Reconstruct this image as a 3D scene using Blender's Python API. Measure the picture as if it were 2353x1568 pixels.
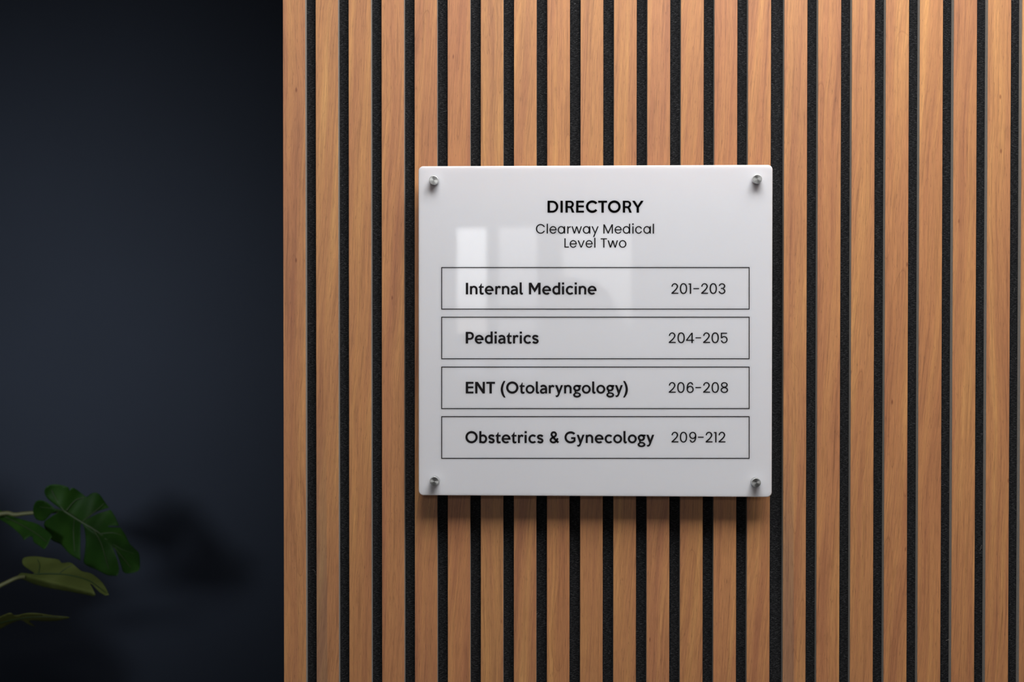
import bpy, bmesh, math, random
from mathutils import Vector, Matrix
from mathutils.geometry import tessellate_polygon, delaunay_2d_cdt

for o in list(bpy.data.objects): bpy.data.objects.remove(o)
S = bpy.context.scene
COL = S.collection
PI = math.pi
rnd = random.Random(7)

# ------------------------------------------------------------------ camera
F_PX, W, H = 3268.0, 2353.0, 1568.0
CAMY, CAMZ = -1.71373, 1.5
YAW, PITCH, ROLL = 0.038917, -0.013088, 0.000274
cy_, sy_, cp_, sp_ = math.cos(YAW), math.sin(YAW), math.cos(PITCH), math.sin(PITCH)
_r = Vector((cy_, sy_, 0)); _f = Vector((-sy_, cy_, 0)); _u = Vector((0, 0, 1))
FWD = _f*cp_ + _u*sp_
_u2 = -_f*sp_ + _u*cp_
RGT = _r*math.cos(ROLL) + _u2*math.sin(ROLL)
UPV = -_r*math.sin(ROLL) + _u2*math.cos(ROLL)
CAM = Vector((0, CAMY, CAMZ))

def at(px, py, Y):
    """world point on the vertical plane y=Y that the photo shows at (px, py)"""
    d = FWD + RGT*((px-W/2)/F_PX) + UPV*((H/2-py)/F_PX)
    return CAM + d*((Y-CAMY)/d.y)

cam_d = bpy.data.cameras.new('camera')
cam_d.sensor_width = 36; cam_d.lens = F_PX*36/W
cam_d.dof.use_dof = True
cam_d.dof.focus_distance = 1.70
cam_d.dof.aperture_fstop = 6.5
cam_d.clip_start = 0.05
cam = bpy.data.objects.new('camera', cam_d); COL.objects.link(cam)
M = Matrix.Identity(4)
for i, v in enumerate((RGT, UPV, -FWD)):
    for k in range(3): M[k][i] = v[k]
M.translation = CAM
cam.matrix_world = M
S.camera = cam

# ------------------------------------------------------------------ world, lights, exposure
wld = bpy.data.worlds.new('world'); S.world = wld; wld.use_nodes = True
wld.node_tree.nodes['Background'].inputs[0].default_value = (0.75, 0.85, 1, 1)
wld.node_tree.nodes['Background'].inputs[1].default_value = 0.3

LAMP_X, LAMP_Y, CEIL = 0.32, -0.75, 2.82
def area(name, loc, rot, sx, sy, power, color):
    l = bpy.data.lights.new(name, 'AREA'); l.shape = 'RECTANGLE'; l.size = sx; l.size_y = sy
    l.energy = power; l.color = color
    o = bpy.data.objects.new(name, l); COL.objects.link(o); o.location = loc; o.rotation_euler = rot
    return o
area('ceiling_panel_light', (LAMP_X, LAMP_Y, CEIL-0.035), (0, 0, 0), 1.3, 0.75, 29, (1.0, 0.985, 0.97))
area('rear_fill_light', (-0.4, -5.2, CEIL-0.035), (0, 0, 0), 1.2, 1.2, 20, (1.0, 0.985, 0.97))  # unseen fill added behind the camera to raise the ambient light
sl = bpy.data.lights.new('added_wall_spot', 'SPOT'); sl.energy = 490; sl.spot_size = math.radians(18.5); sl.spot_blend = 1.0  # unseen spot added for the soft pool of light on the navy wall
sl.shadow_soft_size = 0.40; sl.color = (0.86, 0.93, 1.0)
so = bpy.data.objects.new('added_wall_spot', sl); COL.objects.link(so)
so.location = (-1.50, -3.6, 2.05)
so.rotation_euler = (Vector((-1.08, 1.2, 1.43))-so.location).to_track_quat('-Z', 'Y').to_euler()

S.view_settings.view_transform = 'Standard'; S.view_settings.look = 'None'
S.view_settings.gamma = 1; S.view_settings.use_curve_mapping = False
S.view_settings.exposure = 0.0

# ------------------------------------------------------------------ material helpers
def new_mat(name):
    m = bpy.data.materials.new(name); m.use_nodes = True
    return m, m.node_tree, m.node_tree.nodes, m.node_tree.links, m.node_tree.nodes['Principled BSDF']
def N(nt, t, **kw):
    n = nt.nodes.new(t)
    for k, v in kw.items(): setattr(n, k, v)
    return n
def math_n(nt, op, a, b=None, clamp=False):
    n = nt.nodes.new('ShaderNodeMath'); n.operation = op; n.use_clamp = clamp
    for i, v in enumerate((a, b)):
        if v is None: continue
        if isinstance(v, (int, float)): n.inputs[i].default_value = v
        else: nt.links.new(v, n.inputs[i])
    return n.outputs[0]
def mapping(nt, vec, scale, loc=(0, 0, 0), rot=(0, 0, 0)):
    n = nt.nodes.new('ShaderNodeMapping'); nt.links.new(vec, n.inputs[0])
    n.inputs['Scale'].default_value = scale; n.inputs['Location'].default_value = loc
    n.inputs['Rotation'].default_value = rot
    return n.outputs[0]
def noise(nt, vec, scale=1, detail=2, rough=.5, dist=0):
    n = nt.nodes.new('ShaderNodeTexNoise'); nt.links.new(vec, n.inputs['Vector'])
    n.inputs['Scale'].default_value = scale; n.inputs['Detail'].default_value = detail
    n.inputs['Roughness'].default_value = rough; n.inputs['Distortion'].default_value = dist
    return n.outputs[0]
def ramp(nt, fac, stops):
    n = nt.nodes.new('ShaderNodeValToRGB'); nt.links.new(fac, n.inputs[0])
    cr = n.color_ramp
    while len(cr.elements) < len(stops): cr.elements.new(.5)
    for e, (p, c) in zip(cr.elements, stops):
        e.position = p; e.color = c if len(c) == 4 else (*c, 1)
    return n.outputs[0]
def mix(nt, fac, a, b, mode='MIX'):
    n = nt.nodes.new('ShaderNodeMix'); n.data_type = 'RGBA'; n.blend_type = mode
    for sock, v in ((n.inputs[0], fac), (n.inputs[6], a), (n.inputs[7], b)):
        if isinstance(v, (int, float)): sock.default_value = v
        elif isinstance(v, tuple): sock.default_value = (*v, 1) if len(v) == 3 else v
        else: nt.links.new(v, sock)
    return n.outputs[2]
def simple(name, col, rough=.6, metal=0, var=.06, scale=8, spec=.5, bump=0, bscale=200):
    m, nt, ns, ln, b = new_mat(name)
    tc = N(nt, 'ShaderNodeTexCoord')
    nz = noise(nt, tc.outputs['Object'], scale, 4)
    lo = tuple(max(0, c*(1-var)) for c in col); hi = tuple(min(1, c*(1+var)) for c in col)
    ln.new(ramp(nt, nz, [(.3, lo), (.7, hi)]), b.inputs['Base Color'])
    b.inputs['Roughness'].default_value = rough; b.inputs['Metallic'].default_value = metal
    b.inputs['Specular IOR Level'].default_value = spec
    if bump:
        bn = N(nt, 'ShaderNodeBump'); bn.inputs['Strength'].default_value = bump; bn.inputs['Distance'].default_value = .001
        ln.new(noise(nt, tc.outputs['Object'], bscale, 3), bn.inputs['Height']); ln.new(bn.outputs[0], b.inputs['Normal'])
    return m

# ---- slat veneer: straight, slightly wandering grain with short dark pores, streaks and cathedral lines
def wood_material():
    m, nt, ns, ln, b = new_mat('walnut_veneer')
    tc = N(nt, 'ShaderNodeTexCoord'); oi = N(nt, 'ShaderNodeObjectInfo')
    off = N(nt, 'ShaderNodeCombineXYZ')
    ln.new(math_n(nt, 'MULTIPLY', oi.outputs['Random'], 37.0), off.inputs[0])
    ln.new(math_n(nt, 'MULTIPLY', oi.outputs['Random'], 91.0), off.inputs[2])
    add = N(nt, 'ShaderNodeVectorMath', operation='ADD')
    sep = N(nt, 'ShaderNodeSeparateXYZ'); ln.new(tc.outputs['Object'], sep.inputs[0])
    # slow sideways wander of the grain
    wv = N(nt, 'ShaderNodeVectorMath', operation='ADD')
    ln.new(tc.outputs['Object'], wv.inputs[0]); ln.new(off.outputs[0], wv.inputs[1])
    wob = noise(nt, mapping(nt, wv.outputs[0], (14, 1, 2.6)), 1, 2)
    lean = math_n(nt, 'MULTIPLY', math_n(nt, 'SUBTRACT', oi.outputs['Random'], .5), .07)
    slant = math_n(nt, 'MULTIPLY', sep.outputs[2], math_n(nt, 'ADD', lean, -.045))
    xx = math_n(nt, 'ADD', math_n(nt, 'ADD', sep.outputs[0], slant), math_n(nt, 'MULTIPLY', wob, .03))
    cmb = N(nt, 'ShaderNodeCombineXYZ'); ln.new(xx, cmb.inputs[0]); ln.new(sep.outputs[2], cmb.inputs[2])
    ln.new(cmb.outputs[0], add.inputs[0]); ln.new(off.outputs[0], add.inputs[1])
    v = add.outputs[0]
    broad = noise(nt, mapping(nt, v, (75, 1, 2.2)), 1, 3, .55)
    streak = noise(nt, mapping(nt, v, (420, 1, 7)), 1, 4, .6)
    fine = noise(nt, mapping(nt, v, (1300, 1, 45)), 1, 3, .6)
    pore = noise(nt, mapping(nt, v, (1150, 1, 95), (3, 0, 5)), 1, 2, .5)
    base = ramp(nt, broad, [(.29, (.37, .148, .066)), (.46, (.465, .203, .082)), (.58, (.505, .232, .087)), (.72, (.62, .315, .112))])
    c = mix(nt, 1.0, base, ramp(nt, streak, [(.30, (.72, .68, .66)), (.47, (1, 1, 1)), (.70, (1.12, 1.11, 1.06))]), 'MULTIPLY')
    c = mix(nt, 1.0, c, ramp(nt, fine, [(.27, (.70, .66, .64)), (.50, (1, 1, 1)), (.74, (1.16, 1.16, 1.15))]), 'MULTIPLY')
    c = mix(nt, 1.0, c, ramp(nt, pore, [(.26, (.50, .46, .45)), (.37, (1, 1, 1))]), 'MULTIPLY')
    # cathedral growth lines
    cat = noise(nt, mapping(nt, v, (26, 1, 3.2), (9, 0, 2)), 1, 1, .4)
    fr = math_n(nt, 'FRACT', math_n(nt, 'MULTIPLY', cat, 7.0))
    line = ramp(nt, fr, [(0, (.72, .66, .62)), (.035, (1, 1, 1)), (.5, (1, 1, 1)), (1, (.93, .91, .9))])
    gate = ramp(nt, noise(nt, mapping(nt, v, (9, 1, 1.1), (31, 0, 7)), 1, 1), [(.46, (0, 0, 0)), (.60, (1, 1, 1))])
    c = mix(nt, gate, c, mix(nt, 1.0, c, line, 'MULTIPLY'))
    # small knots
    vr = N(nt, 'ShaderNodeTexVoronoi'); vr.inputs['Scale'].default_value = 1
    ln.new(mapping(nt, v, (34, 1, 13)), vr.inputs['Vector'])
    knot = ramp(nt, vr.outputs['Distance'], [(0, (.42, .30, .26)), (.025, (.62, .5, .46)), (.05, (1, 1, 1))])
    c = mix(nt, 1.0, c, knot, 'MULTIPLY')
    # joined veneer strips: greyer strip down the left side of slats flagged by their colour's alpha
    strip = math_n(nt, 'LESS_THAN', math_n(nt, 'ADD', sep.outputs[0], math_n(nt, 'MULTIPLY', sep.outputs[2], .004)), -.002)
    low = math_n(nt, 'MULTIPLY', math_n(nt, 'SUBTRACT', -.12, sep.outputs[2]), 6.0, True)
    flag = math_n(nt, 'MULTIPLY', math_n(nt, 'LESS_THAN', oi.outputs['Alpha'], .5), math_n(nt, 'MULTIPLY', strip, low))
    grey = mix(nt, 1.0, c, (.74, .84, 1.05), 'MULTIPLY')
    c = mix(nt, flag, c, grey)
    # a few pale scuffs
    sc = ramp(nt, noise(nt, mapping(nt, v, (160, 1, 70), (5, 0, 3)), 1, 2), [(.79, (0, 0, 0)), (.86, (.35, .35, .35))])
    c = mix(nt, sc, c, (.75, .62, .5))
    c = mix(nt, 1.0, c, oi.outputs['Color'], 'MULTIPLY')
    ln.new(c, b.inputs['Base Color'])
    b.inputs['Roughness'].default_value = .48
    b.inputs['Specular IOR Level'].default_value = .85
    bn = N(nt, 'ShaderNodeBump'); bn.inputs['Strength'].default_value = .25; bn.inputs['Distance'].default_value = .0003
    ln.new(math_n(nt, 'ADD', fine, pore), bn.inputs['Height']); ln.new(bn.outputs[0], b.inputs['Normal'])
    return m

def felt_material():
    m, nt, ns, ln, b = new_mat('black_felt')
    tc = N(nt, 'ShaderNodeTexCoord'); g = tc.outputs['Object']
    warp = N(nt, 'ShaderNodeVectorMath', operation='ADD')
    sc = N(nt, 'ShaderNodeVectorMath', operation='SCALE'); sc.inputs['Scale'].default_value = .010
    nn = N(nt, 'ShaderNodeTexNoise'); nn.inputs['Scale'].default_value = 45; ln.new(g, nn.inputs['Vector'])
    ln.new(nn.outputs['Color'], sc.inputs[0]); ln.new(g, warp.inputs[0]); ln.new(sc.outputs[0], warp.inputs[1])
    f1 = noise(nt, mapping(nt, warp.outputs[0], (210, 1, 1700), rot=(0, .30, 0)), 1, 3, .65)
    f2 = noise(nt, mapping(nt, warp.outputs[0], (330, 1, 1500), (3, 0, 1), (0, -.5, 0)), 1, 3, .65)
    f = math_n(nt, 'MAXIMUM', f1, f2)
    ln.new(ramp(nt, f, [(.46, (.005, .005, .006)), (.59, (.024, .025, .027)), (.72, (.14, .14, .145))]), b.inputs['Base Color'])
    b.inputs['Roughness'].default_value = .95; b.inputs['Specular IOR Level'].default_value = .15
    bn = N(nt, 'ShaderNodeBump'); bn.inputs['Strength'].default_value = .9; bn.inputs['Distance'].default_value = .0006
    ln.new(f, bn.inputs['Height']); ln.new(bn.outputs[0], b.inputs['Normal'])
    return m

def acrylic_material():
    m, nt, ns, ln, b = new_mat('frosted_white_acrylic')
    out = ns['Material Output']
    tc = N(nt, 'ShaderNodeTexCoord')
    c = ramp(nt, noise(nt, tc.outputs['Object'], 6, 2), [(.3, (.735, .739, .778)), (.7, (.748, .752, .790))])
    ln.new(c, b.inputs['Base Color'])
    b.inputs['Subsurface Weight'].default_value = 1.0
    b.inputs['Subsurface Radius'].default_value = (1.0, .93, .88)
    b.inputs['Subsurface Scale'].default_value = .0075
    b.inputs['Roughness'].default_value = .02; b.inputs['IOR'].default_value = 1.49
    return m

def steel_material():
    m, nt, ns, ln, b = new_mat('turned_steel')
    b.inputs['Metallic'].default_value = 1
    b.inputs['Roughness'].default_value = .34
    b.inputs['Anisotropic'].default_value = .75
    tg = N(nt, 'ShaderNodeTangent'); tg.direction_type = 'RADIAL'; tg.axis = 'Z'
    ln.new(tg.outputs[0], b.inputs['Tangent'])
    tc = N(nt, 'ShaderNodeTexCoord')
    gr = N(nt, 'ShaderNodeTexGradient'); gr.gradient_type = 'QUADRATIC_SPHERE'
    ln.new(mapping(nt, tc.outputs['Object'], (90, 90, 90)), gr.inputs[0])
    ln.new(ramp(nt, noise(nt, tc.outputs['Object'], 900, 2), [(.3, (.56, .57, .56)), (.7, (.70, .71, .70))]), b.inputs['Base Color'])
    return m

MAT = {}
MAT['wood'] = wood_material(); MAT['felt'] = felt_material(); MAT['acrylic'] = acrylic_material(); MAT['steel'] = steel_material()
MAT['mdf'] = simple('grey_fibreboard', (.37, .335, .30), .85, var=.12, scale=400)
MAT['ink'] = simple('black_print', (.010, .009, .010), .75, var=.1, spec=.08)
MAT['ink_heading'] = simple('deep_black_print', (.0015, .0015, .0015), .8, var=.1, spec=.03)
MAT['navy'] = simple('navy_wall_paint', (.0180, .0240, .0385), .7, var=.05, scale=3, spec=.2, bump=.25, bscale=260)
MAT['grey_wall'] = simple('grey_wall_paint', (.22, .22, .23), .8)
MAT['ceiling'] = simple('white_ceiling_paint', (.72, .72, .71), .85)
MAT['floor'] = simple('grey_floor', (.12, .115, .11), .6, var=.15)
MAT['frame'] = simple('dark_window_frame', (.10, .10, .11), .5)
MAT['curtain'] = simple('pale_curtain', (.5, .48, .45), .9)
MAT['pot'] = simple('charcoal_ceramic', (.04, .04, .045), .5)
MAT['soil'] = simple('dark_soil', (.03, .02, .015), .95, var=.4, scale=60, bump=.8)
def leaf_mat(name, a, b_, c_):
    m, nt, ns, ln, b = new_mat(name)
    tc = N(nt, 'ShaderNodeTexCoord')
    nz = noise(nt, tc.outputs['Object'], 16, 3)
    ln.new(ramp(nt, nz, [(.3, a), (.5, b_), (.72, c_)]), b.inputs['Base Color'])
    b.inputs['Roughness'].default_value = .6; b.inputs['Specular IOR Level'].default_value = .15
    return m
MAT['leaf'] = leaf_mat('dark_green_leaf', (.007, .026, .003), (.010, .038, .004), (.016, .052, .005))
MAT['leaf_olive'] = leaf_mat('olive_green_leaf', (.042, .054, .012), (.060, .076, .018), (.084, .102, .030))
MAT['leaf_yellow'] = leaf_mat('yellow_green_leaf', (.055, .065, .012), (.078, .088, .018), (.095, .105, .03))
MAT['vein'] = simple('pale_vein', (.018, .038, .008), .6)
MAT['stem'] = simple('green_stem', (.085, .09, .034), .6)
def emit(name, col, s):
    m, nt, ns, ln, b = new_mat(name)
    b.inputs['Base Color'].default_value = (.02, .02, .02, 1)
    b.inputs['Emission Color'].default_value = (*col, 1); b.inputs['Emission Strength'].default_value = s
    return m
def daylight_pane(name, top, low):
    """daylight seen through a pane: brighter sky above, softer scenery below"""
    m, nt, ns, ln, b = new_mat(name)
    tc = N(nt, 'ShaderNodeTexCoord'); sp = N(nt, 'ShaderNodeSeparateXYZ'); ln.new(tc.outputs['Generated'], sp.inputs[0])
    b.inputs['Base Color'].default_value = (.02, .02, .02, 1)
    ln.new(ramp(nt, sp.outputs[2], [(0, low), (.35, tuple((x+y)/2 for x, y in zip(low, top))), (1, top)]), b.inputs['Emission Color'])
    b.inputs['Emission Strength'].default_value = 1
    return m
MAT['lamp'] = emit('lamp_diffuser', (1, .985, .97), 6)

# ------------------------------------------------------------------ object helpers
def link_mesh(name, me, mats, parent=None, smooth=False):
    o = bpy.data.objects.new(name, me); COL.objects.link(o)
    for mt in (mats if isinstance(mats, (list, tuple)) else [mats]): me.materials.append(MAT[mt])
    if parent: o.parent = parent
    if smooth:
        for p in me.polygons: p.use_smooth = True
    return o
def bm_obj(name, bm, mats, parent=None, smooth=False):
    bmesh.ops.recalc_face_normals(bm, faces=bm.faces)
    me = bpy.data.meshes.new(name); bm.to_mesh(me); bm.free()
    return link_mesh(name, me, mats, parent, smooth)
def add_box(bm, x0, x1, y0, y1, z0, z1):
    vs = [bm.verts.new((x, y, z)) for x in (x0, x1) for y in (y0, y1) for z in (z0, z1)]
    for f in ((0, 1, 3, 2), (4, 6, 7, 5), (0, 4, 5, 1), (2, 3, 7, 6), (0, 2, 6, 4), (1, 5, 7, 3)):
        bm.faces.new([vs[i] for i in f])
def box(name, b, mat, parent=None, bevel=0):
    bm = bmesh.new(); add_box(bm, *b)
    if bevel: bmesh.ops.bevel(bm, geom=list(bm.edges), offset=bevel, segments=1, affect='EDGES')
    return bm_obj(name, bm, mat, parent)
def empty(name, loc, label=None, cat=None, group=None):
    o = bpy.data.objects.new(name, None); COL.objects.link(o); o.location = loc; o.empty_display_size = .05
    if label: o['label'] = label
    if cat: o['category'] = cat
    if group: o['group'] = group
    return o
def tag(o, label, cat, group=None, kind=None):
    o['label'] = label; o['category'] = cat
    if group: o['group'] = group
    if kind: o['kind'] = kind
    return o
def struct(o, label=None):
    o['kind'] = 'structure'
    if label: o['label'] = label
    return o

# ------------------------------------------------------------------ room shell
XL, XR, YB, YR = -3.0, 3.0, 1.20, -10.0
SL_X0 = -0.34445; SL_W = 0.02725; PITCHM = 0.040; SL_D = 0.0115; FELT_T = 0.009
WF = SL_D + FELT_T
struct(box('floor', (XL, XR, YR, YB, -.1, 0), 'floor'), 'grey floor')
struct(box('ceiling', (XL, XR, YR, YB, CEIL, CEIL+.1), 'ceiling'), 'white ceiling')
struct(box('wall_back', (XL, XR, YB, YB+.12, 0, CEIL), 'navy'), 'smooth dark navy wall set back behind the plant')
struct(box('wall_front', (SL_X0-.0005, XR, WF, WF+.16, 0, CEIL), 'navy'), 'wall that carries the slatted wood panels')
struct(box('wall_left', (XL-.12, XL, YR, YB+.12, 0, CEIL), 'grey_wall'), 'grey side wall')
struct(box('wall_right', (XR, XR+.12, YR, YB+.12, 0, CEIL), 'grey_wall'), 'grey side wall')

# windows far behind the camera: they light the room and are mirrored in the sign
WINS = [ # x0, x1 (mirror pixels), panes as (top px, bottom px), radiance top / low
    (1050, 1118, [((524, 712), (6.2, 6.3, 6.5), (4.0, 4.0, 4.1)), ((727, 766), (2.6, 2.4, 2.3), (2.6, 2.4, 2.3)), ((822, 868), (1.0, 1.05, 1.2), (.5, .5, .6))]),
    (1147, 1234, [((522, 706), (2.9, 2.9, 3.0), (1.3, 1.3, 1.35)), ((733, 764), (1.2, 1.2, 1.25), (1.2, 1.2, 1.25)), ((822, 868), (.8, .85, 1.0), (.5, .5, .6))]),
    (1293, 1450, [((517, 770), (2.6, 2.6, 2.65), (1.7, 1.7, 1.6)), ((822, 868), (.5, .5, .6), (.3, .3, .4))]),
]
YW = -10.0
def wx(px): return at(px, 743, -YW).x
def wz(py): return at(1303, py, -YW).z
holes = []
for n, (a, b, panes) in enumerate(WINS):
    x0, x1 = wx(a), wx(b); z1 = wz(panes[0][0][0]); z0 = wz(panes[-1][0][1])
    holes.append((x0-.03, x1+.03, z0-.03, z1+.03))
# rear wall built around the window openings
bm = bmesh.new()
hz0 = min(h[2] for h in holes); hz1 = max(h[3] for h in holes)
add_box(bm, XL, XR, YW-.15, YW, 0, hz0); add_box(bm, XL, XR, YW-.15, YW, hz1, CEIL)
xs = [XL]+[v for h in holes for v in h[:2]]+[XR]
for i in range(0, len(xs), 2): add_box(bm, xs[i], xs[i+1], YW-.15, YW, hz0, hz1)
struct(bm_obj('wall_rear', bm, 'grey_wall'), 'grey wall with three tall windows')
for n, (a, b, panes) in enumerate(WINS):
    x0, x1, z0, z1 = holes[n][0], holes[n][1], hz0, hz1
    w = empty('window_%d' % (n+1), ((x0+x1)/2, YW, z0)); struct(w, 'tall casement window in the rear wall')
    wl = w.location
    bm = bmesh.new()
    def fb(a0, a1, c0, c1): add_box(bm, a0-wl.x, a1-wl.x, -.09, -.03, c0-wl.z, c1-wl.z)
    px0, px1 = wx(a), wx(b)
    fb(x0, px0, z0, z1); fb(px1, x1, z0, z1)
    edges = [z1]
    for (tp, bt), _, _ in panes: edges += [wz(tp), wz(bt)]
    edges.append(z0)
    for i in range(0, len(edges), 2):
        if edges[i]-edges[i+1] > 1e-3: fb(px0, px1, edges[i+1], edges[i])
    bm_obj('window_frame', bm, 'frame', w)
    for k, ((tp, bt), ct, cl) in enumerate(panes):
        key = 'pane%d%d' % (n, k); MAT[key] = daylight_pane('daylit_pane', ct, cl)
        box('pane', (px0-wl.x, px1-wl.x, -.07, -.06, wz(bt)-wl.z, wz(tp)-wl.z), key, w)
# tied-back curtain across the widest window
cx0, cx1 = wx(1290)-.02, wx(1452)+.02
cl = [(cx0, wz(634)), (wx(1370), wz(650)), (wx(1395), wz(665)), (wx(1420), wz(720)), (wx(1452), wz(762)), (wx(1452), wz(872)), (cx0, wz(872))]
bm = bmesh.new()
fr = [bm.verts.new((x, YW+.03, z)) for x, z in cl]; bk = [bm.verts.new((x, YW+.012, z)) for x, z in cl]
bm.faces.new(fr); bm.faces.new(bk[::-1])
for i in range(len(cl)):
    j = (i+1) % len(cl); bm.faces.new((fr[i], bk[i], bk[j], fr[j]))
tag(bm_obj('curtain', bm, 'curtain'), 'pale curtain tied across the lower part of the widest rear window', 'curtain')

# ceiling light fittings (the lamps are at the top of the script)
def light_fitting(x, y, s, h, label):
    t = empty('ceiling_light', (x, y, CEIL), label, 'light')
    bm = bmesh.new()
    for a in ((-s-.03, s+.03, -h-.03, -h), (-s-.03, s+.03, h, h+.03), (-s-.03, -s, -h, h), (s, s+.03, -h, h)):
        add_box(bm, *a, -.03, 0)
    bm_obj('light_frame', bm, 'ceiling', t)
    box('diffuser', (-s, s, -h, h, -.02, -.004), 'lamp', t)
light_fitting(LAMP_X, LAMP_Y, .65, .40, 'rectangular ceiling light panel above the slatted wall')
light_fitting(-.4, -5.2, .6, .6, 'added square fill light panel on the unseen rear ceiling')  # panel belonging to the added rear fill

# ------------------------------------------------------------------ slatted wood panels
Z0S, Z1S = 0.02, 2.80
ZC = 1.5
def slat_mesh():
    bm = bmesh.new(); hw = SL_W/2
    # y=0 front face, y=SL_D at felt;  front corners eased by .35 mm
    e = .00035
    prof = [(-hw, SL_D), (-hw, e), (-hw+e, 0), (hw-e, 0), (hw, e), (hw, SL_D)]
    lo = [bm.verts.new((x, y, Z0S-ZC)) for x, y in prof]; hi = [bm.verts.new((x, y, Z1S-ZC)) for x, y in prof]
    n = len(prof)
    for i in range(n):
        j = (i+1) % n
        f = bm.faces.new((lo[i], lo[j], hi[j], hi[i]))
        f.material_index = 0 if i in (1, 2, 3) else 1
    f = bm.faces.new(lo[::-1]); f.material_index = 1
    f = bm.faces.new(hi); f.material_index = 1
    bmesh.ops.recalc_face_normals(bm, faces=bm.faces)
    me = bpy.data.meshes.new('slat'); bm.to_mesh(me); bm.free()
    me.materials.append(MAT['wood']); me.materials.append(MAT['mdf'])
    return me
SM = slat_mesh()
# tint of each slat seen in the photo (warmer, redder, paler ...)
TINT = {0: (.97, .97, 1.0), 1: (.98, 1.0, 1.0), 2: (.98, .98, .95), 3: (1.0, .98, 1.0), 4: (.98, .95, .98), 5: (1.0, .95, .98), 6: (.99, 1.02, .98), 7: (1.0, 1.0, 1.0),
        8: (1.02, 1.0, .96), 9: (1.0, 1.0, .97), 10: (1.01, 1.01, .98), 11: (1.0, .97, 1.02), 12: (1.03, 1.02, .98), 13: (1.03, .99, 1.0), 14: (1.03, .99, 1.0),
        15: (1.03, 1.03, 1.05), 16: (1.02, .98, .98), 17: (1.03, 1.02, .98), 18: (1.02, .99, .97), 19: (1.03, 1.0, .96), 20: (1.02, 1.0, .98), 21: (1.01, 1.0, .98)}
def slat_x(i): return SL_X0 + PITCHM*i + (.00306 if i >= 15 else 0) + (.00306 if i >= 30 else 0)
def slat_panel(i0, i1, label, xa, xb):
    t = empty('slatted_panel', ((xa+xb)/2, WF, Z0S), label, 'wall panel', 'slatted wood wall panels')
    box('felt_backing', (xa-t.location.x, xb-t.location.x, -FELT_T, 0, 0, Z1S-Z0S), 'felt', t)['label'] = 'black fibrous felt backing'
    for i in range(i0, i1):
        o = bpy.data.objects.new('slat', SM); COL.objects.link(o); o.parent = t
        o.location = (slat_x(i)+SL_W/2-t.location.x, -WF, ZC-Z0S)
        c = TINT.get(i, (1, 1, 1)); o.color = (*c, .2 if i in (1, 15) else 1.0)
seam1 = (slat_x(14)+SL_W+slat_x(15))/2; seam2 = (slat_x(29)+SL_W+slat_x(30))/2
slat_panel(0, 15, 'slatted wood panel behind the sign, from the navy corner to the wider gap', SL_X0, seam1)
slat_panel(15, 30, 'slatted wood panel right of the sign, beyond the wider gap', seam1, seam2)

# a few pale stray fibres caught on the felt
def fibre(px, py, pts, par):
    y = SL_D-.0006
    c = [at(px+a, py+b, y-.0004*math.sin(i)) for i, (a, b) in enumerate(pts)]
    bm = bmesh.new(); prev = None; rr = .00012; pl = par.location
    for p in c:
        rg = [bm.verts.new(Vector(p)-pl+Vector((rr*math.cos(q*PI*2/3), rr*math.sin(q*PI*2/3), rr*math.sin(q*PI*2/3+.7)))) for q in range(3)]
        if prev:
            for q in range(3): bm.faces.new((prev[q], prev[(q+1) % 3], rg[(q+1) % 3], rg[q]))
        prev = rg
    bm_obj('stray_fibre', bm, 'fibre', par)['label'] = 'pale stray fibre on the felt'
MAT['fibre'] = simple('pale_fibre', (.30, .28, .26), .8)
pan = [o for o in bpy.data.objects if o.name.startswith('slatted_panel')]
pL, pR = sorted(pan, key=lambda o: o.location.x)
for px, py, pts, par in ((717, 1310, [(0, 0), (4, 0), (7, 4), (8, 10), (10, 13)], pL), (1233, 1410, [(-1, 1), (2, 1), (4, -2)], pL), (1562, 620, [(0, 0), (3, -3), (8, -3)], pL),
                         (1788, 243, [(0, 0), (3, 1), (4, -1)], pR), (2252, 1256, [(0, 8), (1, 2), (4, -3), (3, 4), (0, 9)], pR), (2330, 665, [(0, 6), (1, 2), (0, -4)], pR), (2178, 1470, [(-5, 3), (0, 1), (6, 0)], pR)):
    fibre(px, py, pts, par)

# ------------------------------------------------------------------ sign
SX0, SX1, SZ0, SZ1 = -0.1775, 0.2419, CAMZ-0.2068, CAMZ+0.1861
SYF, SYB = -0.022, -0.017     # front and back of the plate
sign = empty('directory_sign', ((SX0+SX1)/2, SYB, SZ0), 'square frosted white directory sign with black lettering and four steel studs on the slatted wall', 'sign')
SC = Vector(sign.location)
def rounded_rect(x0, x1, z0, z1, r, n=8):
    pts = []
    for cx, cz, a in ((x1-r, z1-r, 0), (x0+r, z1-r, 90), (x0+r, z0+r, 180), (x1-r, z0+r, 270)):
        for k in range(n+1):
            t = math.radians(a+90*k/n); pts.append((cx+r*math.cos(t), cz+r*math.sin(t)))
    return pts
bm = bmesh.new(); ch = .0007
rings = []
for y, ins in ((SYB, ch), (SYB-ch, 0), (SYF+ch, 0), (SYF, ch)):
    rings.append([bm.verts.new((x-SC.x, y-SC.y, z-SC.z)) for x, z in rounded_rect(SX0+ins, SX1-ins, SZ0+ins, SZ1-ins, .0057-ins)])
for a, b in zip(rings, rings[1:]):
    for i in range(len(a)):
        j = (i+1) % len(a); bm.faces.new((a[i], a[j], b[j], b[i]))
bm.faces.new(rings[0]); bm.faces.new(rings[-1])
bm_obj('sign_plate', bm, 'acrylic', sign)['label'] = 'frosted white acrylic plate with rounded corners'

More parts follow.
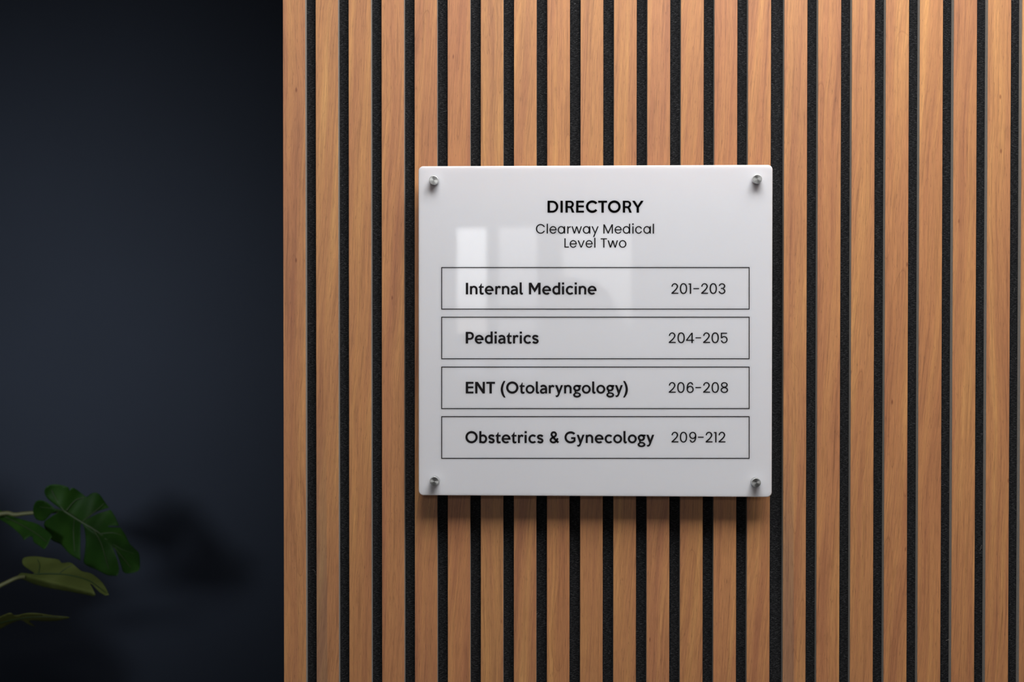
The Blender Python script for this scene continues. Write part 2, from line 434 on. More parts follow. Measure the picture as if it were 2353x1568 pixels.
def lathe(name, prof, mat, parent, loc, seg=48):
    bm = bmesh.new(); rs = []
    for r, z in prof:
        if r == 0: rs.append([bm.verts.new((0, 0, z))])
        else: rs.append([bm.verts.new((r*math.cos(2*PI*k/seg), r*math.sin(2*PI*k/seg), z)) for k in range(seg)])
    for a, b in zip(rs, rs[1:]):
        for k in range(seg):
            j = (k+1) % seg
            if len(a) == 1: bm.faces.new((a[0], b[j], b[k]))
            elif len(b) == 1: bm.faces.new((a[k], a[j], b[0]))
            else: bm.faces.new((a[k], a[j], b[j], b[k]))
    o = bm_obj(name, bm, mat, parent); o.location = loc
    return o
# studs: centre of each cap face in the photo, with the turning angle of the brushed face
CAPL = .0085
for px, py, rot in ((996.5, 414.2, 10), (1740.4, 411.4, 80), (998.0, 1106.8, 160), (1738.0, 1109.9, 235)):
    p = at(px, py, SYF-CAPL)
    loc = (p.x-SC.x, SYF-SC.y, p.z-SC.z)
    st = lathe('stud_cap', [(0, 0), (.0055, 0), (.0055, CAPL-.0007), (.0052, CAPL-.0001), (.0050, CAPL), (0, CAPL-.00005)], 'steel', sign, loc)
    st.rotation_euler = (PI/2, 0, 0)
    st['label'] = 'round brushed steel stud cap'
    br = lathe('spacer', [(0, 0), (.0055, 0), (.0055, .017), (0, .017)], 'steel', st, (0, 0, 0))
    br.location = (0, 0, SYF-0.0)   # behind the plate, reaching back to the slat faces
    br.location = (0, 0, -(.022))

# ---- lettering: strokes drawn as outlines, in photo pixels (baseline 0, y up)
def arc(cx, cy, rx, ry, a0, a1, n=24):
    return [(cx+rx*math.cos(math.radians(a0+(a1-a0)*k/n)), cy+ry*math.sin(math.radians(a0+(a1-a0)*k/n))) for k in range(n+1)]
def sarc(cx, cy, rx, ry, p, n=48):
    out = []
    for k in range(n+1):
        t = 2*PI*k/n; c, s = math.cos(t), math.sin(t)
        out.append((cx+rx*math.copysign(abs(c)**(2/p), c), cy+ry*math.copysign(abs(s)**(2/p), s)))
    return out
def band(o, i):   # outer and inner point lists of equal length -> quads
    return [[o[k], o[k+1], i[k+1], i[k]] for k in range(len(o)-1)]
def crom(pts, n=6):
    out = []
    P = [pts[0]]+list(pts)+[pts[-1]]
    for k in range(1, len(P)-2):
        p0, p1, p2, p3 = P[k-1:k+3]
        for s in range(n):
            t = s/n
            out.append(tuple(.5*((2*p1[d])+(-p0[d]+p2[d])*t+(2*p0[d]-5*p1[d]+4*p2[d]-p3[d])*t*t+(-p0[d]+3*p1[d]-3*p2[d]+p3[d])*t**3) for d in (0, 1)))
    out.append(tuple(pts[-1])); return out
def stroke(pts, w, n=6, smooth=True):
    c = crom(pts, n) if smooth else pts
    o, i = [], []
    for k in range(len(c)):
        a = c[max(0, k-1)]; b = c[min(len(c)-1, k+1)]
        dx, dy = b[0]-a[0], b[1]-a[1]; L = math.hypot(dx, dy) or 1
        nx, ny = -dy/L*w/2, dx/L*w/2
        o.append((c[k][0]+nx, c[k][1]+ny)); i.append((c[k][0]-nx, c[k][1]-ny))
    return band(o, i)
def rect(x0, y0, x1, y1): return [[(x0, y0), (x1, y0), (x1, y1), (x0, y1)]]
def ring(cx, cy, rx, ry, wx_, wy_): return band(arc(cx, cy, rx, ry, 0, 360, 48), arc(cx, cy, rx-wx_, ry-wy_, 0, 360, 48))
def cring(o, i):  # o/i: (cx,cy,rx,ry,a0,a1)
    return band(arc(*o, 32), arc(*i, 32))
def mirror(g, w): return [[(w-x, y) for x, y in p][::-1] for p in g]
def scale(g, s): return [[(x*s, y*s) for x, y in p] for p in g]

def bold():
    G = {}
    G['I'] = rect(0, 0, 5.2, 26.6)
    G['E'] = rect(0, 0, 5.2, 26.6)+rect(5.2, 22.3, 17.6, 26.6)+rect(5.2, 11.9, 17.3, 16.1)+rect(5.2, 0, 17.6, 4.3)
    G['T'] = rect(0, 22.2, 20.1, 26.6)+rect(7.4, 0, 12.7, 22.2)
    G['N'] = [[(0, 0), (0, 26.6), (6, 26.6), (17.3, 9.6), (17.3, 26.6), (22.3, 26.6), (22.3, 0), (17.4, 0), (5.1, 18.1), (5.1, 0)]]
    G['M'] = [[(0, 0), (0, 26.7), (5.8, 26.7), (13.3, 13.7), (20.8, 26.7), (26.7, 26.7), (26.7, 0), (21.6, 0), (21.6, 17.2), (13.3, 4.1), (5.2, 17.2), (5.2, 0)]]
    G['P'] = rect(0, 0, 5.4, 26.7)+rect(5.3, 22.3, 9.7, 26.7)+rect(5.3, 8.6, 9.7, 12.6)+cring((9.7, 17.65, 9.0, 9.05, 90, -90), (9.2, 17.45, 4.8, 4.9, 90, -90))
    G['O'] = ring(14.15, 13.5, 14.15, 14.0, 5.0, 4.9)
    G['o'] = ring(10.3, 9.6, 10.3, 10.2, 4.7, 4.15)
    G['n'] = rect(0, 0, 4.8, 18.9)+cring((9.4, 11.6, 8.0, 8.2, -3, 128), (8.7, 10.8, 4.0, 4.8, -3, 178))+rect(12.7, 0, 17.4, 11.4)
    hook = crom([(2.7, 6.5), (3.0, 3.2), (4.2, .7), (6.2, -.6), (8.4, -.8), (10.4, -.5), (12.0, .2)], 4)
    inn = crom([(12.2, 4.0), (11.0, 3.6), (9.6, 3.5), (8.5, 3.9), (7.7, 5.0), (7.5, 6.5)], 4)
    G['t'] = [[(7.5, 24.9), (6.0, 24.9)]+crom([(5.5, 23.3), (4.6, 21.4), (3.1, 19.4), (0, 16.6)], 4)+[(1.1, 15.0), (2.7, 15.0)]+hook+inn+[(7.5, 15.0), (12.2, 15.0), (12.2, 18.7), (7.5, 18.7)]]
    lh = crom([(0, 6.2), (.35, 3.1), (1.6, .6), (3.4, -.6), (5.4, -.8), (7.6, -.1)], 4)
    li = crom([(7.8, 3.9), (6.8, 3.6), (5.8, 3.8), (5.1, 4.6), (4.8, 6.2)], 4)
    G['l'] = [[(0, 27.5)]+lh+li+[(4.8, 27.5)]]
    G['e'] = cring((10.25, 9.5, 10.25, 10.3, -9, 315), (10.25, 9.5, 5.4, 6.2, -12, 308))+rect(4.6, 7.8, 20.4, 11.2)
    G['r'] = rect(0, 0, 4.8, 18.9)+[[(4.7, 16.8), (5.6, 18.3), (7, 19.4), (8.5, 19.8), (10.4, 19.4), (12.0, 18.4), (13.3, 17.0), (10.9, 13.3), (9.8, 14.5), (8.5, 15), (7, 14.8), (5.8, 13.7), (4.9, 11.8), (4.7, 9.6)]]
    G['a'] = rect(11.9, 0, 16.7, 12)+stroke([(2.0, 15.1), (4.6, 17.1), (8.2, 17.8), (11.8, 16.6), (13.8, 14.2), (14.3, 11.6)], 4.4) + \
        band(crom([(12.2, 12), (8, 11.9), (4.5, 11.2), (1.5, 9.1), (0, 5.4), (.7, 2.3), (2.8, 0), (6, -.8), (9, -.4), (11, .9), (12.2, 2.2)], 4),
             crom([(12.2, 8.2), (9, 8.1), (6.6, 7.6), (5.3, 6.9), (4.8, 5.6), (5.1, 4.4), (5.9, 3.5), (7.3, 3.1), (9, 3.3), (10.8, 4.0), (12.2, 4.8)], 4))
    G['d'] = rect(13.4, 0, 18.2, 27.5)+cring((9.3, 9.5, 9.3, 10.3, 58, 302), (10.0, 9.7, 5.3, 5.8, 40, 320))+[[(13.6, 14.2), (13.6, 18.8), (14.3, 18.3)]]
    G['b'] = mirror(G['d'], 18.4)
    G['i'] = rect(0, 0, 4.9, 18.9)+rect(0, 22.7, 5.0, 27.4)
    G['c'] = cring((10.2, 9.5, 10.2, 10.3, 44, 316), (10.2, 9.5, 5.4, 6.1, 42, 318))
    G['s'] = stroke([(13.0, 14.9), (11.0, 16.9), (7.8, 17.6), (4.2, 16.9), (2.5, 14.2), (3.6, 11.5), (7.5, 9.8), (11.4, 8.0), (12.8, 5.2), (11.2, 2.3), (7.8, 1.4), (4.4, 2.2), (1.9, 4.1)], 4.5)
    G['('] = band(crom([(6.8, 28.6), (2.4, 20.5), (0, 9.6), (2.2, -1.2), (7.3, -9.4)], 6), crom([(11, 28.6), (7.2, 20), (5.3, 9.6), (7.2, -.8), (11.1, -9.4)], 6))
    G[')'] = mirror(G['('], 11.3)
    G['y'] = [[(0, 19.1), (5.1, 19.1), (9.4, 7.4), (13.2, 19.1), (18.3, 19.1), (9.9, -3), (8.7, -5.5), (6.8, -7.5), (4.4, -8.3), (2.1, -8.1), (.7, -4.3), (2.6, -4.7), (4.6, -4.3), (5.9, -2.9), (6.9, 0)]]
    G['g'] = cring((8.65, 12.2, 8.4, 7.6, 0, 360), (8.65, 12.3, 3.7, 3.6, 0, 360))+rect(9, 15.5, 18.4, 19.3)+stroke([(5.3, 6.6), (5.0, 4.4), (6.4, 2.0)], 3.6) + \
        cring((9.05, -3.45, 9.05, 6.0, 0, 360), (9.05, -3.0, 4.6, 2.6, 0, 360))
    G['&'] = stroke([(20.2, 1.0), (13.0, 8.4), (6.4, 15.6)], 4.6, smooth=False)+stroke([(6.4, 15.6), (4.7, 18.4), (4.8, 21.4), (6.6, 24.0), (9.5, 24.8), (12.6, 23.9), (14.5, 21.2), (14.2, 17.6), (11.6, 15.0), (6.6, 12.0), (3.4, 9.6), (2.3, 6.8), (3.5, 3.6), (6.4, 1.8), (9.6, 1.5), (13.0, 2.6), (16.0, 5.4), (17.6, 8.4), (18.4, 11.2)], 4.4)
    G['G'] = cring((14.2, 13.1, 14.2, 13.8, 43, 322), (14.2, 13.1, 9.4, 9.0, 41, 318))+rect(15.2, 9.3, 25.4, 13.5)+[[(20.7, 9.5), (25.4, 9.5), (25.4, 4.6), (20.9, 6.8)]]
    return G
def head():
    s = 27.3/26.6
    B = bold(); G = {}
    for ch in 'IET': G[ch] = scale(B[ch], s)
    G['D'] = rect(0, 0, 5.4, 27.3)+rect(5.3, 22.8, 11.4, 27.3)+rect(5.3, 0, 11.4, 4.4)+cring((11.2, 13.65, 13.5, 13.65, 90, -90), (11.0, 13.6, 8.6, 9.2, 90, -90))
    G['R'] = rect(0, 0, 5.4, 27.3)+rect(5.3, 23.3, 11.2, 27.3)+rect(5.3, 10.7, 9.5, 14.8)+cring((10.9, 19.0, 8.5, 8.3, 90, -90), (10.4, 19.05, 4.1, 4.25, 90, -90)) + \
        [[(9.3, 10.7), (9.3, 14.8), (13.5, 12.4), (15.6, 11.2)]+crom([(15.6, 11.2), (17.0, 8.9), (20.6, 0)], 3)+[(15.0, 0)]+crom([(15.0, 0), (12.6, 6.9), (11.2, 9.7), (9.3, 10.7)], 4)[:-1]]
    G['C'] = cring((14.6, 13.65, 14.6, 14.3, 38, 322), (14.6, 13.65, 9.3, 9.1, 36, 324))
    G['O'] = ring(14.65, 13.65, 14.65, 14.3, 5.35, 5.25)
    G['Y'] = [[(0, 27.3), (6.2, 27.3), (13, 16), (20.2, 27.3), (26.5, 27.3), (15.7, 11.5), (15.7, 0), (10.3, 0), (10.3, 11.5)]]
    return G
def light():
    G = {}
    G['C'] = cring((10.9, 10.7, 10.9, 11.1, 23, 337), (10.9, 10.7, 8.0, 8.7, 30, 330))
    G['l'] = rect(0, 0, 2.85, 22.5)
    G['e'] = cring((8.2, 8.3, 8.2, 8.8, -6.5, 336), (8.2, 8.3, 5.5, 6.5, -9, 327))+rect(2.2, 7.3, 16.3, 9.6)
    G['a'] = ring(8.3, 8.3, 8.3, 8.8, 2.8, 2.4)+rect(14.5, 0, 17.3, 16.6)
    G['d'] = ring(8.3, 8.3, 8.3, 8.8, 2.8, 2.4)+rect(14.3, 0, 17.1, 22.5)
    G['r'] = rect(0, 0, 2.85, 16.6)+[crom([(2.7, 13.4), (4.2, 15.4), (6.2, 16.6), (8.3, 16.8)], 4)+crom([(8.2, 14.2), (6.0, 13.9), (4.0, 12.6), (2.9, 10.2), (2.7, 7.5)], 4)]
    G['w'] = [[(0, 16.6), (2.9, 16.6), (8.1, 0), (5.2, 0)], [(5.4, 0), (8.1, 0), (13.4, 16.6), (10.6, 16.6)], [(10.6, 16.6), (13.4, 16.6), (18.7, 0), (16.0, 0)], [(16.0, 0), (18.8, 0), (24, 16.6), (21.2, 16.6)]]
    G['y'] = [[(0, 16.6), (3.1, 16.6), (9.2, 1.4), (7.6, 0)], [(16.5, 16.6), (13.6, 16.6), (3.5, -7.9), (6.4, -7.9)]]
    G['v'] = [[(0, 16.6), (3.0, 16.6), (9.4, 0), (6.7, 0)], [(16.2, 16.6), (13.3, 16.6), (7.0, 0), (9.7, 0)]]
    G['M'] = [[(0, 0), (0, 21.1), (3.2, 21.1), (11, 4.1), (18.8, 21.1), (22, 21.1), (22, 0), (19.2, 0), (19.2, 15.6), (12.1, 0), (9.9, 0), (2.8, 15.6), (2.8, 0)]]
    G['i'] = rect(0, 0, 2.85, 16.6)+[arc(1.45, 21.5, 1.95, 1.95, 0, 360, 20)[:-1]]
    G['c'] = cring((8.2, 8.3, 8.2, 8.8, 19, 341), (8.2, 8.3, 5.4, 6.4, 27, 333))
    G['L'] = rect(0, 0, 2.85, 21.2)+rect(2.8, 0, 10.2, 2.4)
    G['T'] = rect(0, 19.0, 14.7, 21.2)+rect(5.9, 0, 8.8, 19.1)
    G['o'] = ring(8.6, 8.3, 8.6, 8.8, 2.8, 2.4)
    return G
def digits():
    G = {}
    G['0'] = band(sarc(8.45, 12, 8.45, 12.4, 2.25), sarc(8.45, 12, 5.4, 9.8, 2.2))
    G['1'] = rect(3.0, 0, 6.15, 23.8)+rect(0, 21.3, 3.1, 23.8)
    G['2'] = rect(0, 0, 15.9, 2.5)+cring((7.75, 16.4, 7.65, 8.0, 180, 0), (7.6, 16.4, 4.6, 5.5, 180, 0))+band(crom([(15.4, 16.5), (14.2, 13.3), (11.6, 9.5), (8.0, 5.6), (4.3, 2.3)], 5), crom([(12.2, 16.5), (11.2, 13.9), (8.8, 10.6), (5.0, 6.8), (0, 2.4)], 5))
    G['3'] = cring((8.0, 17.8, 7.5, 6.4, 178, -68), (8.0, 17.8, 4.5, 4.0, 178, -80))+cring((7.9, 6.2, 7.9, 6.7, 68, -178), (7.9, 6.2, 4.9, 4.1, 80, -178))+rect(5.4, 11.2, 9.6, 13.7)
    G['4'] = rect(12.3, 0, 15.4, 23.5)+rect(0, 5, 18.6, 7.4)+[[(12.2, 23.5), (15.2, 23.5), (3.4, 7.3), (0, 7.3)]]
    G['5'] = rect(.3, 21.2, 14.7, 23.6)+rect(.3, 10.9, 3.1, 23.6)+cring((8.0, 7.7, 8.0, 8.2, 140, -168), (8.0, 7.7, 5.0, 5.8, 146, -165))
    G['6'] = ring(8.3, 7.7, 8.15, 8.2, 3.0, 2.5)+band(crom([(.1, 8), (.4, 14), (2.6, 20.6), (8, 24.3), (12.8, 23), (15.7, 18.1)], 6), crom([(3.1, 8), (3.2, 13.5), (5.0, 19), (8.2, 21.7), (11, 20.9), (12.5, 18.1)], 6))
    G['8'] = ring(8.6, 18.0, 7.8, 6.3, 3.0, 2.4)+ring(8.6, 6.2, 8.6, 6.8, 3.0, 2.5)
    G['9'] = [[(16.5-x, 23.8-y) for x, y in p] for p in G['6']]
    G['-'] = rect(0, 10.7, 13.2, 13.1)
    return G
BOLD, HEAD, LIGHT, DIG = bold(), head(), light(), digits()
LY = SYF-.0002
def add_poly(bm, poly, y0=SYF+.0001, y1=LY):
    """poly in photo pixels -> thin printed prism on the sign face"""
    pts = [at(x, y, SYF) for x, y in poly]
    clean = []
    for p in pts:
        if not clean or (p-clean[-1]).length > 2e-6: clean.append(p)
    if (clean[0]-clean[-1]).length < 2e-6: clean.pop()
    if len(clean) < 3: return
    fr = [bm.verts.new((p.x-SC.x, y1-SC.y, p.z-SC.z)) for p in clean]
    bk = [bm.verts.new((p.x-SC.x, y0-SC.y, p.z-SC.z)) for p in clean]
    area2 = sum(clean[i].x*clean[(i+1) % len(clean)].z-clean[(i+1) % len(clean)].x*clean[i].z for i in range(len(clean)))
    for tri in tessellate_polygon([[Vector((p.x, p.z, 0)) for p in clean]]):
        a, b, c = (clean[k] for k in tri)
        s = (b.x-a.x)*(c.z-a.z)-(c.x-a.x)*(b.z-a.z)
        if abs(s) < 1e-14: continue
        idx = tri if s > 0 else tri[::-1]
        try: bm.faces.new([fr[k] for k in idx])
        except ValueError: pass
    n = len(clean)
    for i in range(n):
        j = (i+1) % n
        q = (fr[j], fr[i], bk[i], bk[j]) if area2 > 0 else (fr[i], fr[j], bk[j], bk[i])
        try: bm.faces.new(q)
        except ValueError: pass
def lettering(font, base, items, label, mat='ink'):
    bm = bmesh.new()
    for ch, x in items:
        for poly in font[ch]: add_poly(bm, [(x+a, base-b) for a, b in poly])
    me = bpy.data.meshes.new('lettering'); bm.to_mesh(me); bm.free()
    o = link_mesh('lettering', me, mat, sign); o['label'] = label
lettering(HEAD, 488.8, zip('DIRECTORY', (1258.2, 1287.9, 1299.3, 1323.9, 1346.4, 1374.4, 1396.9, 1431.1, 1452.5)), 'bold black capitals reading DIRECTORY', 'ink_heading')
lettering(LIGHT, 536.9, zip('ClearwayMedical', (1231.4, 1256.2, 1262.7, 1281.4, 1303.4, 1313.2, 1339.1, 1359.1, 1386.4, 1412.2, 1431.0, 1453.0, 1459.3, 1478.3, 1500.0)), 'thin black line reading Clearway Medical')
lettering(LIGHT, 569.2, zip('LevelTwo', (1296.9, 1309.0, 1327.3, 1345.5, 1365.4, 1380.1, 1396.1, 1422.2)), 'thin black line reading Level Two')
lettering(BOLD, 676.8, zip('InternalMedicine', (1070.5, 1079.9, 1099.4, 1113.9, 1137.9, 1153.2, 1173.2, 1194.0, 1215.4, 1245.8, 1269.1, 1291.3, 1300.0, 1320.5, 1329.8, 1350.2)), 'bold black text reading Internal Medicine')
lettering(BOLD, 789.7, zip('Pediatrics', (1070.3, 1090.9, 1113.9, 1136.5, 1144.8, 1163.6, 1178.7, 1194.3, 1202.9, 1222.7)), 'bold black text reading Pediatrics')
lettering(BOLD, 904.5, zip('ENT(Otolaryngology)', (1070.4, 1091.9, 1117.4, 1150.5, 1163.0, 1193.3, 1207.7, 1231.1, 1240.6, 1260.9, 1275.5, 1296.1, 1316.9, 1336.9, 1360.7, 1370.3, 1393.2, 1413.0, 1431.5)), 'bold black text reading ENT (Otolaryngology)')
lettering(BOLD, 1018.6, zip('Obstetrics&Gynecology', (1069.4, 1101.1, 1121.8, 1138.2, 1152.6, 1174.7, 1190.0, 1205.4, 1214.2, 1233.8, 1262.8, 1297.1, 1325.0, 1345.8, 1366.5, 1389.2, 1409.0, 1432.5, 1442.6, 1465.1, 1485.1)), 'bold black text reading Obstetrics & Gynecology')
lettering(DIG, 675.5, zip('201-203', (1542.8, 1562.1, 1582.0, 1593.3, 1611.2, 1630.5, 1651.1)), 'thin black numbers reading 201-203')
lettering(DIG, 788.6, zip('204-205', (1536.8, 1556.7, 1576.4, 1597.9, 1615.7, 1634.9, 1656.0)), 'thin black numbers reading 204-205')
lettering(DIG, 902.9, zip('206-208', (1536.8, 1556.1, 1577.6, 1597.9, 1615.7, 1635.0, 1655.8)), 'thin black numbers reading 206-208')
lettering(DIG, 1017.1, zip('209-212', (1543.0, 1562.1, 1583.6, 1603.7, 1621.5, 1640.3, 1651.1)), 'thin black numbers reading 209-212')
for yt, yb, nm in ((614.2, 711.6, 'Internal Medicine'), (728.3, 825.8, 'Pediatrics'), (842.9, 940.4, 'ENT'), (957.0, 1054.8, 'Obstetrics')):
    bm = bmesh.new(); w = 1.95
    for r in ((1014.0, yt, 1722.4, yt+w), (1014.0, yb-w, 1722.4, yb), (1014.0, yt+w, 1014.0+w, yb-w), (1722.4-w, yt+w, 1722.4, yb-w)):
        add_poly(bm, [(r[0], r[3]), (r[2], r[3]), (r[2], r[1]), (r[0], r[1])])
    me = bpy.data.meshes.new('row_outline'); bm.to_mesh(me); bm.free()
    link_mesh('row_outline', me, 'ink', sign)['label'] = 'thin black box around the %s row' % nm

# ------------------------------------------------------------------ monstera in a pot, left of the frame
plant = empty('potted_plant', (-1.42, .62, 0), 'split-leaf plant reaching in from the left in front of the navy wall', 'plant')
PC = Vector(plant.location)
def tube(name, pts, r0, r1, mat, parent, seg=8):
    c = []
    P = [pts[0]]+list(pts)+[pts[-1]]
    for k in range(1, len(P)-2):
        p0, p1, p2, p3 = P[k-1:k+3]
        for s in range(6):
            t = s/6
            c.append(.5*((2*p1)+(-p0+p2)*t+(2*p0-5*p1+4*p2-p3)*t*t+(-p0+3*p1-3*p2+p3)*t**3))
    c.append(pts[-1])
    bm = bmesh.new(); prev = None
    for k, p in enumerate(c):
        d = (c[min(len(c)-1, k+1)]-c[max(0, k-1)]).normalized()
        a = d.cross(Vector((0, 1, .1))).normalized(); b = d.cross(a).normalized()
        r = r0+(r1-r0)*k/(len(c)-1)
        rg = [bm.verts.new(p+a*r*math.cos(2*PI*q/seg)+b*r*math.sin(2*PI*q/seg)-PC) for q in range(seg)]
        if prev:
            for q in range(seg): bm.faces.new((prev[q], prev[(q+1) % seg], rg[(q+1) % seg], rg[q]))
        prev = rg
    return bm_obj(name, bm, mat, parent, True)
def zc(pts): return [(x/3.7325, 1080+y/3.7325) for x, y in pts]     # crop coordinates -> photo pixels
def leaf(outline, depth, mat, veins, step=4.5, label=None):
    """outline in photo px; depth(px,py) -> world y of the curved blade"""
    ol = outline
    pts = [Vector(p) for p in ol]; n = len(pts)
    def inside(x, y):
        c = False; j = n-1
        for i in range(n):
            if (pts[i].y > y) != (pts[j].y > y) and x < (pts[j].x-pts[i].x)*(y-pts[i].y)/(pts[j].y-pts[i].y)+pts[i].x: c = not c
            j = i
        return c
    def clear(x, y):
        for i in range(n):
            a, b = pts[i], pts[(i+1) % n]; ab = b-a; t = max(0, min(1, ((x-a.x)*ab.x+(y-a.y)*ab.y)/max(1e-9, ab.length_squared)))
            if (a+ab*t-Vector((x, y))).length < step*.45: return False
        return True
    x0, x1 = min(p.x for p in pts), max(p.x for p in pts); y0, y1 = min(p.y for p in pts), max(p.y for p in pts)
    g = []; yy = y0; row = 0
    while yy < y1:
        xx = x0+(row % 2)*step/2
        while xx < x1:
            if inside(xx, yy) and clear(xx, yy): g.append(Vector((xx, yy)))
            xx += step
        yy += step; row += 1
    vs, es, fs, *_ = delaunay_2d_cdt(pts+g, [(i, (i+1) % n) for i in range(n)], [list(range(n))], 1, 1e-4)
    bm = bmesh.new(); T = .0006
    wv = [at(v.x, v.y, depth(v.x, v.y))-PC for v in vs]
    top = [bm.verts.new(w) for w in wv]; bot = [bm.verts.new(w+Vector((0, T, 0))) for w in wv]
    cnt = {}
    for f in fs:
        if len(f) < 3: continue
        c = sum((vs[k] for k in f), Vector((0, 0)))/len(f)
        if not inside(c.x, c.y): continue
        try:
            bm.faces.new([top[k] for k in f]); bm.faces.new([bot[k] for k in f][::-1])
        except ValueError: continue
        for a, b in zip(f, list(f)[1:]+[f[0]]):
            cnt.setdefault(frozenset((a, b)), []).append((a, b))
    for k, e in cnt.items():
        if len(e) == 1:
            a, b = e[0]; bm.faces.new((top[b], top[a], bot[a], bot[b]))
    bmesh.ops.delete(bm, geom=[v for v in bm.verts if not v.link_faces], context='VERTS')
    o = bm_obj('leaf', bm, mat, plant, True)
    if label: o['label'] = label
    for vp, r0, r1 in veins:
        tube('vein', [at(x, y, depth(x, y)-.0008) for x, y in vp], r0, r1, 'vein', o)
    return o

# big split leaf: lobes with the slits cut in from the margin
A = zc(crom([(545, 350), (470, 300), (405, 245), (380, 190), (400, 145), (455, 125), (530, 132), (585, 152), (592, 172)], 4) +
       crom([(598, 178), (612, 158), (640, 160), (690, 195), (735, 232)], 3) +
       crom([(745, 232), (790, 200), (830, 198), (865, 225), (915, 300), (935, 325)], 3) +
       [(840, 355), (745, 408), (738, 425), (850, 372), (945, 345)] +
       crom([(950, 345), (985, 400), (1008, 450), (1022, 482)], 3) +
       [(930, 480), (930, 492), (1030, 496)] +
       crom([(1036, 500), (1075, 560), (1110, 630), (1150, 672), (1190, 715), (1200, 790), (1192, 862), (1130, 888), (1075, 888), (1050, 868)], 3) +
       crom([(1038, 820), (1010, 740), (975, 655), (962, 645)], 2) +
       crom([(968, 670), (1000, 760), (1022, 850), (1008, 908)], 2) +
       crom([(1000, 912), (920, 905), (830, 860), (740, 820), (715, 790)], 3) +
       crom([(722, 740), (735, 620), (722, 500), (700, 455)], 2) +
       crom([(690, 480), (690, 600), (688, 700), (690, 778)], 2) +
       crom([(680, 775), (600, 725), (540, 660), (510, 635), (440, 600), (385, 500), (375, 470)], 3) +
       crom([(385, 440), (450, 395), (500, 365)], 2) +
       [(490, 355)] +
       crom([(440, 375), (400, 420), (370, 440), (310, 425), (285, 370), (288, 310), (315, 268), (365, 262), (420, 290), (480, 345)], 3))
def depA(x, y):
    ax, ay = 150., 1176.; bx, by = 318., 1300.
    L = math.hypot(bx-ax, by-ay); t = ((x-ax)*(bx-ax)+(y-ay)*(by-ay))/L**2; s = ((x-ax)*(by-ay)-(y-ay)*(bx-ax))/L
    return .745-.03*t + .0006*abs(s) + .004*math.sin(t*19+s*.02) - 5.5e-6*(y-1200)**2
def zl(*p): return zc(list(p))
veinsA = [(zl((550, 355), (700, 450), (860, 550), (1000, 690), (1120, 840)), .0022, .0008),
          (zl((570, 350), (650, 260), (725, 240)), .0012, .0006), (zl((700, 450), (850, 330), (890, 290)), .0012, .0005),
          (zl((545, 350), (480, 250), (440, 170)), .0012, .0005), (zl((545, 350), (430, 330), (340, 320)), .0012, .0005),
          (zl((860, 550), (960, 540), (1040, 560)), .001, .0005), (zl((800, 510), (870, 640), (930, 850)), .0012, .0005),
          (zl((640, 410), (630, 540), (640, 700)), .0012, .0005), (zl((900, 590), (1040, 680), (1150, 720)), .001, .0005)]
leaf(A, depA, 'leaf', veinsA, label='largest dark green split leaf')
Bo = zc(crom([(-300, 300), (-180, 285), (-60, 318), (0, 345), (90, 395), (200, 430), (330, 470), (440, 560), (432, 595), (400, 660), (375, 682), (340, 655), (290, 622), (275, 575), (240, 580), (205, 605), (185, 570), (110, 500), (40, 450), (-60, 400), (-200, 350)], 3))
leaf(Bo, lambda x, y: .80+.0016*(y-1200)*-.5-.0004*x, 'leaf', [(zl((-50, 365), (120, 440), (300, 540), (400, 620)), .002, .0007)], label='foreshortened dark green leaf at the left edge')
Cc = zc(crom([(140, 925), (185, 885), (300, 895), (210, 830), (188, 785), (210, 752), (300, 742), (400, 755), (500, 770), (530, 800), (600, 795), (650, 830), (700, 870), (780, 890), (860, 950), (905, 1010), (935, 1075)], 3) +
        [(905, 1082), (850, 1050), (790, 985), (770, 975), (800, 1030), (820, 1075)] +
        crom([(800, 1088), (700, 1065), (560, 1040), (420, 1015), (300, 985), (220, 950)], 3))
leaf(Cc, lambda x, y: .62+.0012*abs((y-1325)-(x-60)*.25)-.0005*(x-60), 'leaf_olive',
     [(zl((150, 930), (330, 895), (560, 900), (760, 950), (900, 1050)), .0018, .0006), (zl((330, 900), (340, 820), (320, 770)), .001, .0005), (zl((500, 900), (560, 850), (620, 820)), .001, .0005)], label='olive green leaf with a notched tip')
Dd = zc(crom([(-420, 1330), (-300, 1270), (-160, 1262), (-60, 1275), (0, 1258), (85, 1228), (130, 1250), (230, 1230), (330, 1232), (450, 1250), (600, 1268), (480, 1298), (380, 1300), (250, 1295), (300, 1345), (240, 1325), (180, 1292), (90, 1320), (0, 1370), (-60, 1400), (-200, 1420), (-340, 1390)], 3))
leaf(Dd, lambda x, y: .58+.0022*(y-1418), 'leaf_yellow', [(zl((-50, 1330), (100, 1290), (300, 1262), (560, 1268)), .0016, .0006)], label='yellow green leaf seen edge on, lowest of the plant')
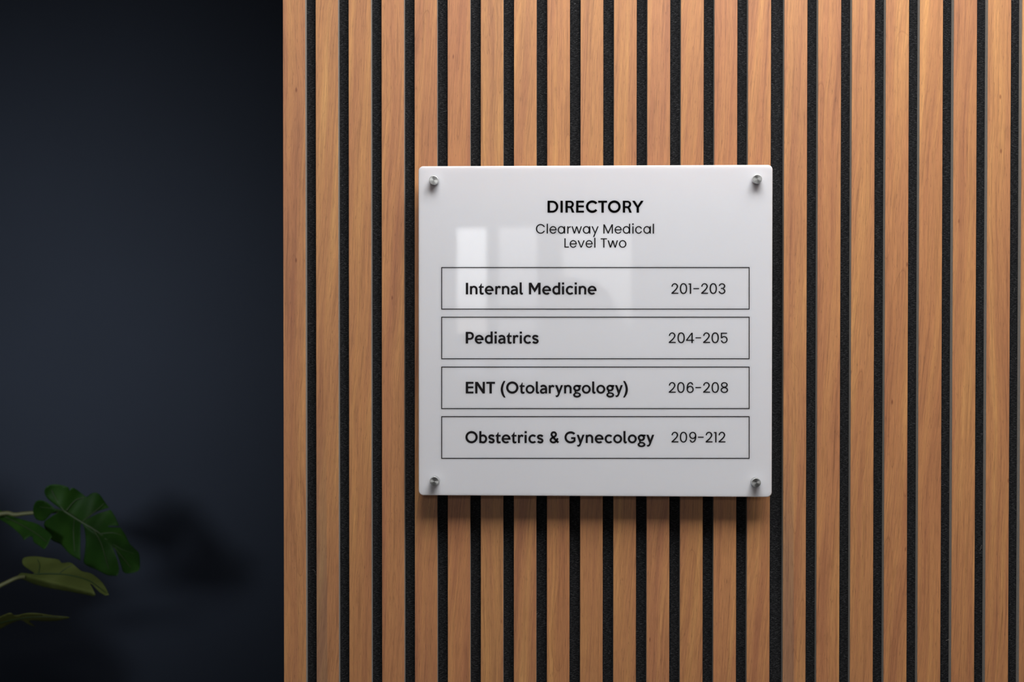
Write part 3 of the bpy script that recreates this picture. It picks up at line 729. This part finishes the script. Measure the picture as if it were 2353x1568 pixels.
# leaves further back over the pot, beyond the left edge of the frame
def plain_leaf(cx, cy, cz, L, Wd, ang, tilt, dark):
    ol = []
    for k in range(28):
        t = 2*PI*k/28; c, sn = math.cos(t), math.sin(t)
        ol.append(Vector((c*L/2*(1.0 if c > 0 else .9), sn*Wd/2*(1-.35*c))))
    bm = bmesh.new(); ca, sa = math.cos(ang), math.sin(ang)
    def P(u, v, e): return Vector((cx+u*ca-v*sa, cy+tilt*v-.25*abs(v)+e, cz+u*sa+v*ca))-PC
    top = [bm.verts.new(P(q.x, q.y, 0)) for q in ol]; bot = [bm.verts.new(P(q.x, q.y, .0007)) for q in ol]
    m1 = [bm.verts.new(P(-L*.45+L*.95*k/6, 0, 0)) for k in range(1, 6)]; m2 = [bm.verts.new(P(-L*.45+L*.95*k/6, 0, .0007)) for k in range(1, 6)]
    up = [0, 1, 2, 3, 4, 5, 6, 7, 8, 9, 10, 11, 12, 13, 14]
    for ring_, mid, fl in ((top, m1, 1), (bot, m2, -1)):
        for side in (up, [0]+[27-k for k in range(13)]+[14]):
            spine = [ring_[14]]+mid+[ring_[0]]
            loop = [ring_[k] for k in side]+spine[1:-1]
            loop = [ring_[k] for k in side]+mid
            bm.faces.new(loop if fl > 0 else loop[::-1])
    for k in range(28):
        j = (k+1) % 28; bm.faces.new((top[k], bot[k], bot[j], top[j]))
    bmesh.ops.triangulate(bm, faces=[f for f in bm.faces if len(f.verts) > 4])
    bm_obj('leaf', bm, 'leaf' if dark else 'leaf_olive', plant)
for a_ in ((-1.15, .60, 1.055, .30, .17, .15, .2, 1), (-1.13, .66, .92, .34, .20, -.25, .1, 1), (-1.30, .52, 1.16, .28, .18, .8, -.2, 1), (-1.52, .66, 1.08, .30, .19, 2.6, .2, 1), (-1.62, .58, .92, .28, .18, 3.3, .1, 0)):
    plain_leaf(*a_)
# leaf stalks down to the pot
base = Vector((-1.42, .62, .62))
def stalk(ends, r0=.005, r1=.0028): tube('stalk', [base+Vector((rnd.uniform(-.02, .02), rnd.uniform(-.02, .02), -.12))]+ends, r0, r1, 'stem', plant)
stalk([base+Vector((.03, .02, .35)), at(-60, 1205, .77), at(40, 1183, .785), at(100, 1178, .790), at(146, 1175, depA(146, 1175)+.006)])
stalk([base+Vector((-.02, .02, .40)), at(-90, 1190, .80), at(-16, 1178, .82)])
stalk([base+Vector((.02, .0, .25)), at(-80, 1385, .62), at(0, 1347, .625), at(38, 1329, .63), at(60, 1326, .622)])
stalk([base+Vector((0, -.02, .15)), at(-200, 1470, .58), at(-110, 1436, .58)])
for e_ in ((-1.27, .60, 1.03), (-1.26, .66, .95), (-1.38, .53, 1.07), (-1.41, .66, 1.02), (-1.50, .58, .93)):
    stalk([base+(Vector(e_)-base)*.5+Vector((0, 0, .05)), Vector(e_)])
o = lathe('pot', [(0, 0), (.13, 0), (.135, .01), (.175, .46), (.185, .48), (.18, .50), (.168, .50), (.16, .45), (0, .45)], 'pot', plant, (0, 0, 0))
o = lathe('soil', [(0, .452), (.158, .452), (.157, .47), (.08, .482), (0, .485)], 'soil', plant, (0, 0, 0))
